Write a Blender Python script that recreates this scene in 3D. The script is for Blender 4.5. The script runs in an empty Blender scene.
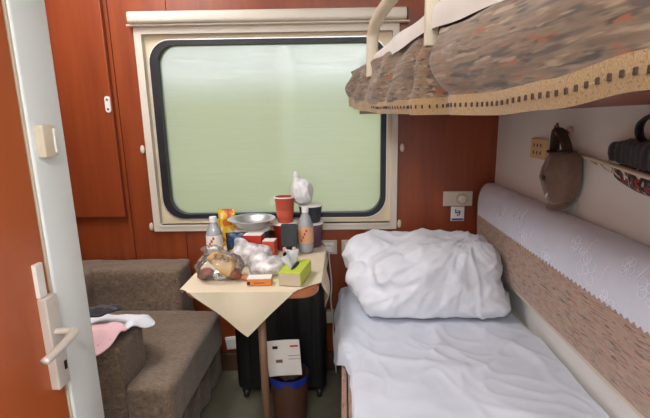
import bpy, bmesh, math, random
from mathutils import Vector, Matrix, noise
random.seed(7)
PI = math.pi
S = bpy.context.scene
C = S.collection

# ------------------------------------------------------------------ camera
EYE = Vector((0, 0, 1.33))
def set_camera():
    p, r, y = .2217, .0139, .0145
    right = Vector((math.cos(y), math.sin(y), 0))
    fwd = Vector((-math.sin(y)*math.cos(p), math.cos(y)*math.cos(p), -math.sin(p)))
    up = right.cross(fwd)
    a = right*math.cos(r) - up*math.sin(r)
    b = up*math.cos(r) + right*math.sin(r)
    cam = bpy.data.cameras.new('camera'); o = bpy.data.objects.new('camera', cam); C.objects.link(o)
    cam.sensor_width = 36; cam.lens = 450.12*36/650
    cam.shift_x = (325-337.66)/650; cam.shift_y = (222-209)/650
    cam.clip_start = .02; cam.clip_end = 800
    m = Matrix((a, b, -fwd)).transposed().to_4x4(); m.translation = EYE
    o.matrix_world = m
    S.camera = o
set_camera()

# ------------------------------------------------------------------ sky, light, exposure
W = bpy.data.worlds.new('overcast_sky'); S.world = W; W.use_nodes = True
bg = W.node_tree.nodes['Background']
bg.inputs['Color'].default_value = (.94, .975, 1.0, 1)
bg.inputs['Strength'].default_value = 2.25
def area(name, loc, rot, sx, sy, power, col, portal=False):
    l = bpy.data.lights.new(name, 'AREA'); l.shape = 'RECTANGLE'; l.size = sx; l.size_y = sy
    l.energy = power; l.color = col
    o = bpy.data.objects.new(name, l); C.objects.link(o); o.location = loc; o.rotation_euler = rot
    if portal: l.cycles.is_portal = True
    return o
area('window_portal', (-.34, 2.36, 1.28), (-PI/2, 0, 0), 1.1, .86, 1, (1, 1, 1), True)
area('corridor_portal', (.1, -1.42, 1.45), (PI/2, 0, 0), 1.5, .9, 1, (1, 1, 1), True)
ADDED_LAMP_POWER = 33  # power of the added lamp over the armchair
S.view_settings.view_transform = 'Standard'; S.view_settings.look = 'None'
S.view_settings.exposure = -.85; S.view_settings.gamma = 1; S.view_settings.use_curve_mapping = False

# ------------------------------------------------------------------ materials
def lin(h):
    h = h.lstrip('#'); v = [int(h[i:i+2], 16)/255 for i in (0, 2, 4)]
    return tuple((c/12.92 if c <= .04045 else ((c+.055)/1.055)**2.4) for c in v) + (1,)
def newmat(name):
    m = bpy.data.materials.new(name); m.use_nodes = True
    return m, m.node_tree, m.node_tree.nodes['Principled BSDF']
def nd(t, kind, **k):
    n = t.nodes.new(kind)
    for a, v in k.items(): setattr(n, a, v)
    return n
def coords(t, scale=(1, 1, 1), rot=(0, 0, 0)):
    tc = nd(t, 'ShaderNodeTexCoord'); mp = nd(t, 'ShaderNodeMapping')
    mp.inputs['Scale'].default_value = scale; mp.inputs['Rotation'].default_value = rot
    t.links.new(tc.outputs['Object'], mp.inputs['Vector']); return mp.outputs['Vector']
def ramp(t, fac, stops, interp='LINEAR'):
    r = nd(t, 'ShaderNodeValToRGB'); e = r.color_ramp.elements; r.color_ramp.interpolation = interp
    while len(e) < len(stops): e.new(.5)
    for i, (p, c) in enumerate(stops): e[i].position = p; e[i].color = lin(c) if isinstance(c, str) else c
    t.links.new(fac, r.inputs['Fac']); return r.outputs['Color']
def ntex(t, vec, scale, detail=4, rough=.55):
    n = nd(t, 'ShaderNodeTexNoise'); n.inputs['Scale'].default_value = scale
    n.inputs['Detail'].default_value = detail; n.inputs['Roughness'].default_value = rough
    t.links.new(vec, n.inputs['Vector']); return n.outputs['Fac']
def bump(t, b, h, strength=.2, dist=.01):
    n = nd(t, 'ShaderNodeBump'); n.inputs['Strength'].default_value = strength; n.inputs['Distance'].default_value = dist
    t.links.new(h, n.inputs['Height']); t.links.new(n.outputs['Normal'], b.inputs['Normal'])
def simple(name, c1, c2=None, rough=.5, scale=8, stretch=(1, 1, 1), metal=0, bmp=0, bdist=.004, sheen=0, coat=0, sub=0):
    m, t, b = newmat(name)
    b.inputs['Roughness'].default_value = rough; b.inputs['Metallic'].default_value = metal
    v = coords(t, stretch); f = ntex(t, v, scale)
    col = ramp(t, f, [(.3, c1), (.7, c2 or c1)])
    t.links.new(col, b.inputs['Base Color'])
    if bmp: bump(t, b, f, bmp, bdist)
    if sheen: b.inputs['Sheen Weight'].default_value = sheen
    if coat: b.inputs['Coat Weight'].default_value = coat
    return m
M = {}
M['wood'] = simple('red_wood_laminate', '7d3518', '94451f', .34, 3, (7, 7, .6), bmp=.03)
M['wood_dark'] = simple('dark_red_wood', '6a2a15', '7c3519', .4, 3, (7, 7, .6))
M['door'] = simple('orange_laminate', 'b0562a', 'bd6232', .28, 2, (2, 2, .5))
M['white_paint'] = simple('white_paint', 'e6ebea', 'ecf0ef', .4, 3)
M['wallpaper'] = simple('warm_white_wall', 'e6e4df', 'ebe9e5', .65, 5, bmp=.05)
M['cream'] = simple('cream_plastic', 'd6c8b0', 'dccfb8', .4, 4)
M['frame'] = simple('window_frame_enamel', 'd2c9b9', 'dad1c3', .38, 4)
M['frame_inner'] = simple('window_frame_inner', 'dccaa9', 'e2d2b4', .42, 4)
M['gasket'] = simple('black_rubber', '17161c', '23222a', .45, 9)
M['floor'] = simple('grey_green_linoleum', '6c6857', '7b7663', .4, 14, bmp=.03)
M['ceiling'] = simple('white_ceiling_panel', 'd8d6d0', 'dedcd6', .5, 3)
M['heater'] = simple('brown_heater_cover', '4a2f22', '5a3a2a', .5, 5)
M['linen'] = simple('white_linen', 'ced3e0', 'd6dae6', .8, 14, bmp=.12, bdist=.003, sheen=.2)
M['upper_linen'] = simple('warm_white_linen', 'e0dbd2', 'e7e2da', .8, 14, bmp=.1, bdist=.003)
M['quilt'] = simple('white_quilt_cotton', 'dcdee6', 'e3e5ec', .8, 18, bmp=.15, bdist=.003, sheen=.2)
M['black_plastic'] = simple('black_plastic', '0f0f12', '19191d', .4, 9)
M['suitcase'] = simple('black_suitcase_shell', '08080b', '101014', .45, 12, bmp=.1)
M['steel'] = simple('brushed_steel', 'e2e2e4', 'ececec', .4, 20, (1, 1, 8), metal=1)
M['handle'] = simple('satin_steel', 'd4cbc0', 'dcd4ca', .42, 10, metal=.25)
M['tablewood'] = simple('orange_brown_table_edge', 'a8663e', 'b8744a', .4, 4, (6, 1, 1))
M['legwood'] = simple('brown_wood_leg', '7b5a46', '8a6850', .5, 5, (5, 5, .6))
M['white'] = simple('white_plastic', 'e6e4df', 'ecebe6', .4, 5)
M['grey_plate'] = simple('beige_outlet_plastic', 'c9bca9', 'd1c5b3', .4, 5)
M['yellow_plate'] = simple('yellowed_outlet', 'd8b988', 'dfc193', .45, 6)
M['cap'] = simple('taupe_cap_fabric', '6d5646', '79614f', .85, 60, bmp=.15, sheen=.3)
M['cap_dark'] = simple('dark_brown_strap', '3d2d24', '48362b', .8, 30)
M['pink'] = None
M['black_cloth'] = simple('black_garment', '121218', '22222b', .85, 20, bmp=.2, sheen=.3)
M['white_cloth'] = simple('white_garment', 'dcdfe6', 'e6e8ee', .8, 12, bmp=.1)
M['red_box'] = simple('red_card', 'b63222', 'c43d28', .5, 6)
M['red_light'] = simple('pale_red_card', 'c9523f', 'd2604b', .5, 6)
M['card_white'] = simple('white_card', 'e8e4dc', 'efebe4', .55, 6)
M['orange_card'] = simple('orange_card', 'd07c36', 'dc8c45', .5, 30)
M['pale_orange'] = simple('pale_orange_label', 'd69a6c', 'e0b08a', .5, 20)
M['lime'] = simple('lime_green_card', 'b4c52b', 'c3d23c', .45, 7)
M['beige_card'] = simple('beige_card_end', 'bfae96', 'c8b8a1', .55, 9)
M['lace_thread'] = simple('white_embroidery_thread', 'e4e9f5', 'eaeef8', .6, 14)
M['tissue'] = simple('white_tissue', 'e9eaee', 'f0f0f2', .9, 20, bmp=.1)
M['phone'] = simple('black_phone_glass', '0b0b0e', '101014', .12, 4)
M['rose'] = simple('rose_rubber_pad', 'd9b7ac', 'e1c2b8', .6, 9)
M['red_cup'] = simple('terracotta_paper_cup', 'b5452f', 'c4573c', .5, 5, (1, 1, 3))
M['red_tub'] = simple('deep_red_noodle_tub', '9c2018', 'ad2b1e', .45, 5)
M['teal_tub'] = simple('teal_blue_noodle_tub', '1d5a78', '2f7c93', .45, 4, (1, 1, 5))
M['navy_tub'] = simple('dark_navy_noodle_tub', '222536', '34323f', .45, 4, (1, 1, 4))
M['plum_tub'] = simple('plum_noodle_tub', '5a3b4f', '745366', .45, 4, (1, 1, 4))
M['bread'] = simple('golden_bread', 'c99a55', 'ddb877', .8, 16, bmp=.3)
M['meat'] = simple('reddish_brown_snack', '8d4a38', 'a9654d', .7, 14, bmp=.4)
M['orange_peel'] = simple('orange_food_scrap', 'c77a4d', 'd58e62', .7, 14, bmp=.4)
M['blue_bag'] = simple('blue_plastic_liner', '1c2f8c', '2740ab', .35, 8)
M['added_lamp_metal'] = simple('added_lamp_housing', 'd8d6d0', 'dedcd6', .4, 4)
M['ink_black'] = simple('black_ink', '16120f', '1c1815', .6)
M['ink_blue'] = simple('blue_ink', '31528d', '3c5d99', .6)
M['ink_white'] = simple('white_ink', 'e3ded6', 'e9e4dc', .6)
M['ink_red'] = simple('red_ink', 'b0362a', 'b83e30', .6)
M['gold_trim'] = None

def tablecloth_mat():
    m, t, b = newmat('cream_vinyl_tablecloth'); b.inputs['Roughness'].default_value = .55
    f = ntex(t, coords(t, (1, 1, 1)), 6)
    t.links.new(ramp(t, f, [(.3, 'dccdb0'), (.7, 'e4d6bc')]), b.inputs['Base Color'])
    bump(t, b, ntex(t, coords(t), 40), .05, .003)
    return m
M['tablecloth'] = tablecloth_mat()
def pink_mat():
    m, t, b = newmat('pink_printed_cotton'); b.inputs['Roughness'].default_value = .8
    vz = nd(t, 'ShaderNodeTexVoronoi'); vz.inputs['Scale'].default_value = 45
    t.links.new(coords(t), vz.inputs['Vector'])
    t.links.new(ramp(t, vz.outputs['Distance'], [(.08, 'c27f88'), (.16, 'e3b9bd')]), b.inputs['Base Color'])
    return m
M['pink'] = pink_mat()
def dash_fabric(name, base, dashes, stretch, scale, bmp=.25, rot=(0, 0, 0), weave=300):
    """woven upholstery: base colour with elongated woven dashes of other colours"""
    m, t, b = newmat(name); b.inputs['Roughness'].default_value = .9
    b.inputs['Sheen Weight'].default_value = .25
    col = None
    v0 = coords(t, stretch, rot)
    f0 = ntex(t, v0, scale*1.5, 3)
    col = ramp(t, f0, [(.3, base[0]), (.68, base[1])])
    for i, (c, lo, hi) in enumerate(dashes):
        mp = nd(t, 'ShaderNodeMapping'); mp.inputs['Location'].default_value = (3.1*i+1, 7.7*i, 1.3*i)
        t.links.new(v0, mp.inputs['Vector'])
        f = ntex(t, mp.outputs['Vector'], scale, 2, .5)
        k = ramp(t, f, [(lo, (0, 0, 0, 1)), (hi, (1, 1, 1, 1))])
        mx = nd(t, 'ShaderNodeMix', data_type='RGBA')
        t.links.new(k, mx.inputs['Factor']); t.links.new(col, mx.inputs['A']); mx.inputs['B'].default_value = lin(c)
        col = mx.outputs['Result']
    t.links.new(col, b.inputs['Base Color'])
    bump(t, b, f0, bmp, .006)
    return m
M['back_fabric'] = dash_fabric('tan_dashed_upholstery', ('997c68', 'b29784'),
    [('6e625f', .60, .64), ('a8694e', .62, .66), ('6b4a3a', .64, .68)], (26, 4, 36), 5.2, .2)
M['bunk_fabric'] = dash_fabric('brown_patterned_upholstery', ('6e5947', '8f7860'),
    [('4c4037', .58, .66), ('9a5d3f', .63, .68), ('5c4f46', .59, .67), ('a48d75', .59, .67)], (14, 2.8, 28), 2.9, .15)
M['bed_fabric'] = dash_fabric('pinkish_brown_dashed_upholstery', ('8c6a58', 'a98873'),
    [('63564f', .6, .65), ('a8694e', .62, .66)], (10, 20, 5), 5, .2)
M['chair_fabric'] = dash_fabric('brown_corduroy_slipcover', ('66513f', '82705e'),
    [('8f7b68', .58, .74), ('54423a', .58, .74)], (14, 52, 18), 3.2, .4)
M['gold_trim'] = dash_fabric('golden_woven_braid', ('9a7c50', 'b4946a'), [('84683f', .6, .7)], (20, 60, 60), 4, .3)
M['bag_weave'] = dash_fabric('black_ribbed_knit', ('141217', '221f26'), [('4a4442', .63, .68)], (30, 60, 60), 3, .5)
def tweed_mat():
    m, t, b = newmat('red_grey_tweed'); b.inputs['Roughness'].default_value = .9
    vz = nd(t, 'ShaderNodeTexVoronoi'); vz.inputs['Scale'].default_value = 95
    t.links.new(coords(t), vz.inputs['Vector'])
    sx = nd(t, 'ShaderNodeSeparateColor'); t.links.new(vz.outputs['Color'], sx.inputs['Color'])
    t.links.new(ramp(t, sx.outputs['Red'], [(0, '2a2a34'), (.45, '57545c'), (.7, 'a2392f'), (.9, 'b9aa90')], 'CONSTANT'), b.inputs['Base Color'])
    return m
M['tweed'] = tweed_mat()
def sheer(name, tint, film, gloss=.12, rough=.12, noise_scale=None):
    """thin clear plastic: mostly transparent, a milky film and a glossy reflection"""
    m = bpy.data.materials.new(name); m.use_nodes = True; t = m.node_tree; t.nodes.clear()
    out = nd(t, 'ShaderNodeOutputMaterial'); tr = nd(t, 'ShaderNodeBsdfTransparent')
    tr.inputs['Color'].default_value = (.97, .97, .97, 1)
    df = nd(t, 'ShaderNodeBsdfDiffuse'); df.inputs['Color'].default_value = lin(tint)
    gl = nd(t, 'ShaderNodeBsdfGlossy'); gl.inputs['Roughness'].default_value = rough
    m1 = nd(t, 'ShaderNodeMixShader'); m1.inputs[0].default_value = film
    if noise_scale:
        f = ntex(t, coords(t), noise_scale, 3)
        r = ramp(t, f, [(.35, (film*.45,)*3+(1,)), (.7, (min(1, film*1.7),)*3+(1,))]); t.links.new(r, m1.inputs[0])
    t.links.new(tr.outputs[0], m1.inputs[1]); t.links.new(df.outputs[0], m1.inputs[2])
    m2 = nd(t, 'ShaderNodeMixShader')
    lw = nd(t, 'ShaderNodeFresnel'); lw.inputs['IOR'].default_value = 1.35 + gloss
    t.links.new(lw.outputs[0], m2.inputs[0])
    t.links.new(m1.outputs[0], m2.inputs[1]); t.links.new(gl.outputs[0], m2.inputs[2])
    t.links.new(m2.outputs[0], out.inputs['Surface'])
    return m
M['clear_bag'] = sheer('crumpled_clear_plastic', 'e8dfe2', .09, .2, .2, 25)
M['milky_bag'] = sheer('milky_plastic_bag', 'f0ebe9', .64, .1, .3, 25)
M['white_bag'] = sheer('white_plastic_bag', 'ebe9e8', .88, .1, .3)
M['pet'] = sheer('clear_bottle_plastic', 'e4e8ec', .42, .2, .08)
M['water'] = sheer('water', 'dfe6ea', .12, .0, .03)
def pane_mat():
    m = bpy.data.materials.new('wet_grimy_hazed_window_glass'); m.use_nodes = True; t = m.node_tree; t.nodes.clear()
    out = nd(t, 'ShaderNodeOutputMaterial'); tr = nd(t, 'ShaderNodeBsdfTransparent')
    tr.inputs['Color'].default_value = (.95, .97, .95, 1)
    film = nd(t, 'ShaderNodeBsdfTranslucent'); film.inputs['Color'].default_value = (.92, .93, .9, 1)  # film is grime, plus a white veil standing in for outdoor haze
    m1 = nd(t, 'ShaderNodeMixShader')
    f = ntex(t, coords(t, (1, 1, 1), (0, .6, 0)), 3.0, 5)
    f2 = ntex(t, coords(t, (3, 1, 40), (0, .55, 0)), 2.0, 3)
    ad = nd(t, 'ShaderNodeMath', operation='MULTIPLY'); t.links.new(f, ad.inputs[0]); t.links.new(f2, ad.inputs[1])
    r = ramp(t, ad.outputs[0], [(.1, (.26,)*3+(1,)), (.5, (.54,)*3+(1,))]); t.links.new(r, m1.inputs[0])
    rf = nd(t, 'ShaderNodeBsdfRefraction'); rf.inputs['IOR'].default_value = 1.12; rf.inputs['Roughness'].default_value = .42
    rf.inputs['Color'].default_value = (.96, .98, .96, 1)
    m0 = nd(t, 'ShaderNodeMixShader'); m0.inputs[0].default_value = .72
    t.links.new(tr.outputs[0], m0.inputs[1]); t.links.new(rf.outputs[0], m0.inputs[2])
    t.links.new(m0.outputs[0], m1.inputs[1]); t.links.new(film.outputs[0], m1.inputs[2])
    gl = nd(t, 'ShaderNodeBsdfGlossy'); gl.inputs['Roughness'].default_value = .04
    fr = nd(t, 'ShaderNodeFresnel'); fr.inputs['IOR'].default_value = 1.5
    m2 = nd(t, 'ShaderNodeMixShader'); t.links.new(fr.outputs[0], m2.inputs[0])
    t.links.new(m1.outputs[0], m2.inputs[1]); t.links.new(gl.outputs[0], m2.inputs[2])
    t.links.new(m2.outputs[0], out.inputs['Surface'])
    return m
M['pane'] = pane_mat()
def emis(name, col, k):
    m = bpy.data.materials.new(name); m.use_nodes = True; b = m.node_tree.nodes['Principled BSDF']
    b.inputs['Emission Color'].default_value = col; b.inputs['Emission Strength'].default_value = k
    return m
M['diffuser'] = emis('added_lamp_diffuser', (1, .93, .82, 1), 3.0)  # glow of the two added lamps
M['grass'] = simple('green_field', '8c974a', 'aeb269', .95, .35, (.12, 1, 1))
M['hill'] = simple('mist_tinted_hill_green', 'a9b588', 'bcc69e', .95, .05, (.3, 1, 1))  # mist is put into the pale base colour, softening the skyline

# ------------------------------------------------------------------ mesh helpers
def add_box(bm, x0, x1, y0, y1, z0, z1, bev=0, seg=2):
    r = bmesh.ops.create_cube(bm, size=1)
    vs = r['verts']
    for v in vs:
        v.co = Vector(((x0+x1)/2 + v.co.x*(x1-x0), (y0+y1)/2 + v.co.y*(y1-y0), (z0+z1)/2 + v.co.z*(z1-z0)))
    if bev:
        es = {e for v in vs for e in v.link_edges}
        bmesh.ops.bevel(bm, geom=list(es), offset=bev, segments=seg, profile=.5, affect='EDGES')
    return vs
def box(x0, x1, y0, y1, z0, z1, bev=0, seg=2):
    bm = bmesh.new(); add_box(bm, x0, x1, y0, y1, z0, z1, bev, seg); return bm
def lathe(prof, n=32, loc=(0, 0, 0), axis='Z'):
    """prof: [(r, z)] closed by poles where r = 0"""
    bm = bmesh.new(); rings = []
    for r, z in prof:
        if r < 1e-6: rings.append([bm.verts.new((0, 0, z))])
        else: rings.append([bm.verts.new((r*math.cos(2*PI*i/n), r*math.sin(2*PI*i/n), z)) for i in range(n)])
    for a, b in zip(rings, rings[1:]):
        for i in range(n):
            j = (i+1) % n
            if len(a) == 1 and len(b) == 1: continue
            if len(a) == 1: bm.faces.new((a[0], b[j], b[i]))
            elif len(b) == 1: bm.faces.new((a[i], a[j], b[0]))
            else: bm.faces.new((a[i], a[j], b[j], b[i]))
    bmesh.ops.recalc_face_normals(bm, faces=bm.faces)
    if axis == 'X': bmesh.ops.rotate(bm, verts=bm.verts, cent=(0, 0, 0), matrix=Matrix.Rotation(PI/2, 3, 'Y'))
    if axis == 'Y': bmesh.ops.rotate(bm, verts=bm.verts, cent=(0, 0, 0), matrix=Matrix.Rotation(PI/2, 3, 'X'))
    bmesh.ops.translate(bm, verts=bm.verts, vec=loc)
    return bm
def tube(pts, r, n=10, smooth=0, bm=None, ry=None):
    """round (or oval) tube along a polyline"""
    pts = [Vector(p) for p in pts]
    for _ in range(smooth):
        q = [pts[0]]
        for a, b in zip(pts, pts[1:]): q += [a*.75+b*.25, a*.25+b*.75]
        q.append(pts[-1]); pts = q
    bm = bm or bmesh.new(); rings = []
    t0 = (pts[1]-pts[0]).normalized()
    ref = Vector((0, 0, 1)) if abs(t0.z) < .9 else Vector((0, 1, 0))
    u = t0.cross(ref).normalized()
    for i, p in enumerate(pts):
        t = (pts[min(i+1, len(pts)-1)] - pts[max(i-1, 0)]).normalized()
        u = (u - t*u.dot(t)).normalized(); w = t.cross(u)
        rings.append([bm.verts.new(p + u*r*math.cos(2*PI*k/n) + w*(ry or r)*math.sin(2*PI*k/n)) for k in range(n)])
    for a, b in zip(rings, rings[1:]):
        for k in range(n): bm.faces.new((a[k], a[(k+1) % n], b[(k+1) % n], b[k]))
    bm.faces.new(rings[0][::-1]); bm.faces.new(rings[-1])
    return bm
def prism(poly, lo, hi, axis='Y'):
    """extrude a 2-D polygon; axis Y: poly is (x, z); axis X: poly is (y, z); axis Z: (x, y)"""
    bm = bmesh.new()
    def P(a, b, c): return {'Y': (a, c, b), 'X': (c, a, b), 'Z': (a, b, c)}[axis]
    A = [bm.verts.new(P(a, b, lo)) for a, b in poly]; B = [bm.verts.new(P(a, b, hi)) for a, b in poly]
    bm.faces.new(A); bm.faces.new(B)
    n = len(poly)
    for i in range(n): bm.faces.new((A[i], A[(i+1) % n], B[(i+1) % n], B[i]))
    bmesh.ops.recalc_face_normals(bm, faces=bm.faces)
    return bm
def grid(nu, nv, fn, thick=0):
    """fn(u, v) -> point for u, v in 0..1"""
    bm = bmesh.new()
    V = [[bm.verts.new(fn(i/nu, j/nv)) for j in range(nv+1)] for i in range(nu+1)]
    for i in range(nu):
        for j in range(nv): bm.faces.new((V[i][j], V[i+1][j], V[i+1][j+1], V[i][j+1]))
    bmesh.ops.recalc_face_normals(bm, faces=bm.faces)
    if thick: bmesh.ops.solidify(bm, geom=bm.faces[:], thickness=thick)
    return bm
def rrect(x0, x1, z0, z1, r, n=8):
    out = []
    for cx, cz, a0 in ((x1-r, z1-r, 0), (x0+r, z1-r, 90), (x0+r, z0+r, 180), (x1-r, z0+r, 270)):
        for k in range(n+1):
            a = math.radians(a0+90*k/n); out.append((cx+r*math.cos(a), cz+r*math.sin(a)))
    return out
def ring_prism(outer, inner, lo, hi):
    """frame between two outlines with the same number of points, (x, z) extruded along y"""
    bm = bmesh.new(); n = len(outer)
    a = [[bm.verts.new((x, y, z)) for x, z in o] for o in (outer, inner) for y in (lo, hi)]
    ol, oh, il, ih = a
    for i in range(n):
        j = (i+1) % n
        bm.faces.new((ol[i], ol[j], il[j], il[i])); bm.faces.new((oh[i], ih[i], ih[j], oh[j]))
        bm.faces.new((ol[i], oh[i], oh[j], ol[j])); bm.faces.new((il[i], il[j], ih[j], ih[i]))
    bmesh.ops.recalc_face_normals(bm, faces=bm.faces); return bm
def obj(name, bm, mat, parent=None, smooth=None, loc=None):
    me = bpy.data.meshes.new(name)
    if smooth is not None:
        for f in bm.faces: f.smooth = True
        if smooth < 180:
            for e in bm.edges:
                if len(e.link_faces) == 2 and e.calc_face_angle(0) > math.radians(smooth): e.smooth = False
    bm.to_mesh(me); bm.free()
    me.materials.append(M[mat] if isinstance(mat, str) else mat)
    o = bpy.data.objects.new(name, me); C.objects.link(o)
    if parent is not None:
        o.parent = parent; o.matrix_parent_inverse = parent.matrix_basis.inverted()
    if loc is not None: o.location = loc
    return o
def tag(o, label, cat, group=None):
    o['label'] = label; o['category'] = cat
    if group: o['group'] = group
    return o
def thing(name, label, cat, loc=(0, 0, 0), group=None):
    o = bpy.data.objects.new(name, None); C.objects.link(o); o.location = loc; o.empty_display_size = .05
    return tag(o, label, cat, group)
def struct(name, bm, mat, label=None, smooth=None):
    o = obj(name, bm, mat, None, smooth); o['kind'] = 'structure'
    if label: o['label'] = label
    return o
def place(bm, loc=(0, 0, 0), rz=0, rx=0, ry=0, sc=1):
    m = Matrix.Translation(loc) @ Matrix.Rotation(rz, 4, 'Z') @ Matrix.Rotation(ry, 4, 'Y') @ Matrix.Rotation(rx, 4, 'X') @ Matrix.Diagonal((sc, sc, sc, 1))
    bmesh.ops.transform(bm, matrix=m, verts=bm.verts); return bm
def N(x, y, z): return noise.noise(Vector((x, y, z)))
def ridge(p, s, o=0): return 1-abs(noise.noise(Vector((p[0]*s[0]+o, p[1]*s[1]+o*1.7, p[2]*s[2]-o))))*2
def ell(bm, c, r, e=2.0, nu=40, nv=24):
    """super-ellipsoid of exponent e added to bm"""
    def sg(a, k): return math.copysign(abs(a)**k, a)
    k = 2.0/e; rows = []
    for j in range(nv+1):
        ph = -PI/2+PI*j/nv
        rows.append([bm.verts.new((c[0]+r[0]*sg(math.cos(ph), k)*sg(math.cos(th), k),
                                   c[1]+r[1]*sg(math.cos(ph), k)*sg(math.sin(th), k),
                                   c[2]+r[2]*sg(math.sin(ph), k))) for th in [2*PI*i/nu for i in range(nu)]])
    for a, b in zip(rows, rows[1:]):
        for i in range(nu): bm.faces.new((a[i], a[(i+1) % nu], b[(i+1) % nu], b[i]))
    bmesh.ops.remove_doubles(bm, verts=bm.verts, dist=1e-6)
    return bm
def fuse(bm, voxel=.012, iters=6, disp=None):
    """melt overlapping closed lumps into one continuous surface, then relax and displace it along its normals"""
    me = bpy.data.meshes.new('tmp'); bm.to_mesh(me); bm.free()
    o = bpy.data.objects.new('tmp', me); C.objects.link(o)
    r = o.modifiers.new('r', 'REMESH'); r.mode = 'VOXEL'; r.voxel_size = voxel
    if iters:
        s = o.modifiers.new('s', 'SMOOTH'); s.iterations = iters; s.factor = .5
    dg = bpy.context.evaluated_depsgraph_get(); dg.update()
    me2 = bpy.data.meshes.new_from_object(o.evaluated_get(dg))
    bpy.data.objects.remove(o); bpy.data.meshes.remove(me)
    b2 = bmesh.new(); b2.from_mesh(me2); bpy.data.meshes.remove(me2)
    if disp:
        b2.normal_update()
        mv = [(v, v.normal*disp(v.co, v.normal)) for v in b2.verts]
        for v, d in mv: v.co += d
    b2.normal_update()
    return b2
def text_bm(body, size, depth=.0004):
    cu = bpy.data.curves.new('t', 'FONT'); cu.body = body; cu.size = size; cu.extrude = depth
    cu.align_x = 'CENTER'; cu.align_y = 'CENTER'
    o = bpy.data.objects.new('t', cu); C.objects.link(o)
    dg = bpy.context.evaluated_depsgraph_get(); dg.update()
    me = bpy.data.meshes.new_from_object(o.evaluated_get(dg)); bpy.data.objects.remove(o)
    b = bmesh.new(); b.from_mesh(me); bpy.data.meshes.remove(me); return b

# ================================================================== the compartment
YW, XR, XL, ZC = 2.25, .7535, -1.42, 2.36
struct('floor', box(XL-.1, XR+.1, -1.5, YW+.1, -.06, 0), 'floor', 'grey-green linoleum compartment floor')
struct('ceiling', box(XL-.1, XR+.1, -1.5, YW+.1, ZC, ZC+.06), 'ceiling', 'plain white compartment ceiling')
# far wall: core with a window hole, wooden panels in front
WX0, WX1, WZ0, WZ1 = -.972, .266, .788, 1.771
core = bmesh.new()
add_box(core, XL-.1, WX0+.02, YW, YW+.12, 0, ZC); add_box(core, WX1-.02, XR+.1, YW, YW+.12, 0, ZC)
add_box(core, WX0+.02, WX1-.02, YW, YW+.12, 0, WZ0+.02); add_box(core, WX0+.02, WX1-.02, YW, YW+.12, WZ1-.02, ZC)
wall_far = struct('wall_far', core, 'wood_dark', 'red-brown wooden panelled window wall')
P0 = YW-.008
G = .0015
def panel(poly, lo=P0, hi=YW+.001, mat='wood'):
    b = prism(poly, lo, hi)
    return obj('panel', b, mat, wall_far)
def rect(x0, x1, z0, z1): return [(x0+G, z0+G), (x1-G, z0+G), (x1-G, z1-G), (x0+G, z1-G)]
XA, XB = -.815, .121
w0, w1, v0, v1 = WX0-.003, WX1+.003, WZ0-.003, WZ1+.003
panel([(-1.085, .1), (XA-G, .1), (XA-G, v0), (w0, v0), (w0, v1), (XA-G, v1), (XA-G, ZC), (-1.085, ZC)])
panel(rect(XA, XB, .1, v0)); panel(rect(XA, XB, v1, ZC))
panel([(XB+G, .1), (XR, .1), (XR, ZC), (XB+G, ZC), (XB+G, v1), (w1, v1), (w1, v0), (XB+G, v0)])
panel(rect(XL, -1.088, .1, ZC))
b = box(XL, -1.105, YW-.038, YW-.0085, .868, ZC-.001, .004, 2); obj('panel', b, 'wood', wall_far)
b = box(XL, XR, YW-.03, YW, 0, .1, .003); o = struct('baseboard_far', b, 'heater', 'dark brown skirting under the window')
struct('wall_right', box(XR, XR+.08, -1.5, YW+.1, 0, ZC), 'wallpaper', 'plain off-white side wall behind the berths')
struct('wall_left', box(XL-.08, XL, .95, YW+.1, 0, ZC), 'wood', 'red-brown wooden wall behind the armchair')
# washroom with its door, on the near side
YP = 1.0145
wr = bmesh.new()
add_box(wr, XL-.08, -.72, .93, YP-.001, 0, ZC); add_box(wr, XL-.08, -.66, -1.5, .93, 0, ZC)
struct('wall_washroom', wr, 'white_paint', 'washroom partition wall')
b = box(-.72, -.62, .9, YP, 0, ZC, .006, 3); struct('trim_1', b, 'white_paint', 'white corner post of the washroom beside the orange door', 40)
b = bmesh.new(); add_box(b, -.70, -.624, .8935, .8995, 0, ZC); struct('trim_2', b, 'cream', 'cream rubber strip beside the orange door')
b = box(-.72, -.62, -1.5, .06, 0, ZC, .005, 2); struct('trim_3', b, 'white_paint', 'white post on the near side of the orange door')
b = box(-.66, -.62, .061, .893, 2.05, ZC); struct('trim_4', b, 'white_paint', 'white panel over the washroom door')
door = obj('door_1', box(-.658, -.625, .063, .891, .012, 2.045, .003, 2), 'door'); door['kind'] = 'structure'
door['label'] = 'orange-red washroom door with a lever handle'
hp = obj('handle_plate', box(-.626, -.607, .848, .888, .778, .984, .003, 2), 'handle', door)
obj('upper_plate', box(-.626, -.617, .849, .872, .985, 1.056, .001, 1), 'card_white', door)
obj('lever', tube([(-.615, .868, .905), (-.585, .868, .906), (-.566, .862, .908), (-.560, .845, .908), (-.560, .80, .902), (-.562, .757, .897)], .0095, 12, 2, ry=.0075), 'handle', door, 60)
obj('keyhole', box(-.608, -.6055, .873, .882, .812, .832, .002, 2), 'ink_black', door)
for z in (.79, .97): obj('screw', lathe([(0, 0), (.003, 0), (.003, .0012), (0, .0014)], 10, (-.6065, .868, z), 'X'), 'steel', door)
sw = thing('light_switch', 'small cream wall switch on the white corner post', 'switch', (-.62, .93, 1.26))
obj('housing', box(-.621, -.603, .914, .957, 1.264, 1.33, .004, 3), 'cream', sw, 40)
obj('rocker', box(-.604, -.600, .946, .953, 1.272, 1.322, .0015, 2), 'white', sw)
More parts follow.
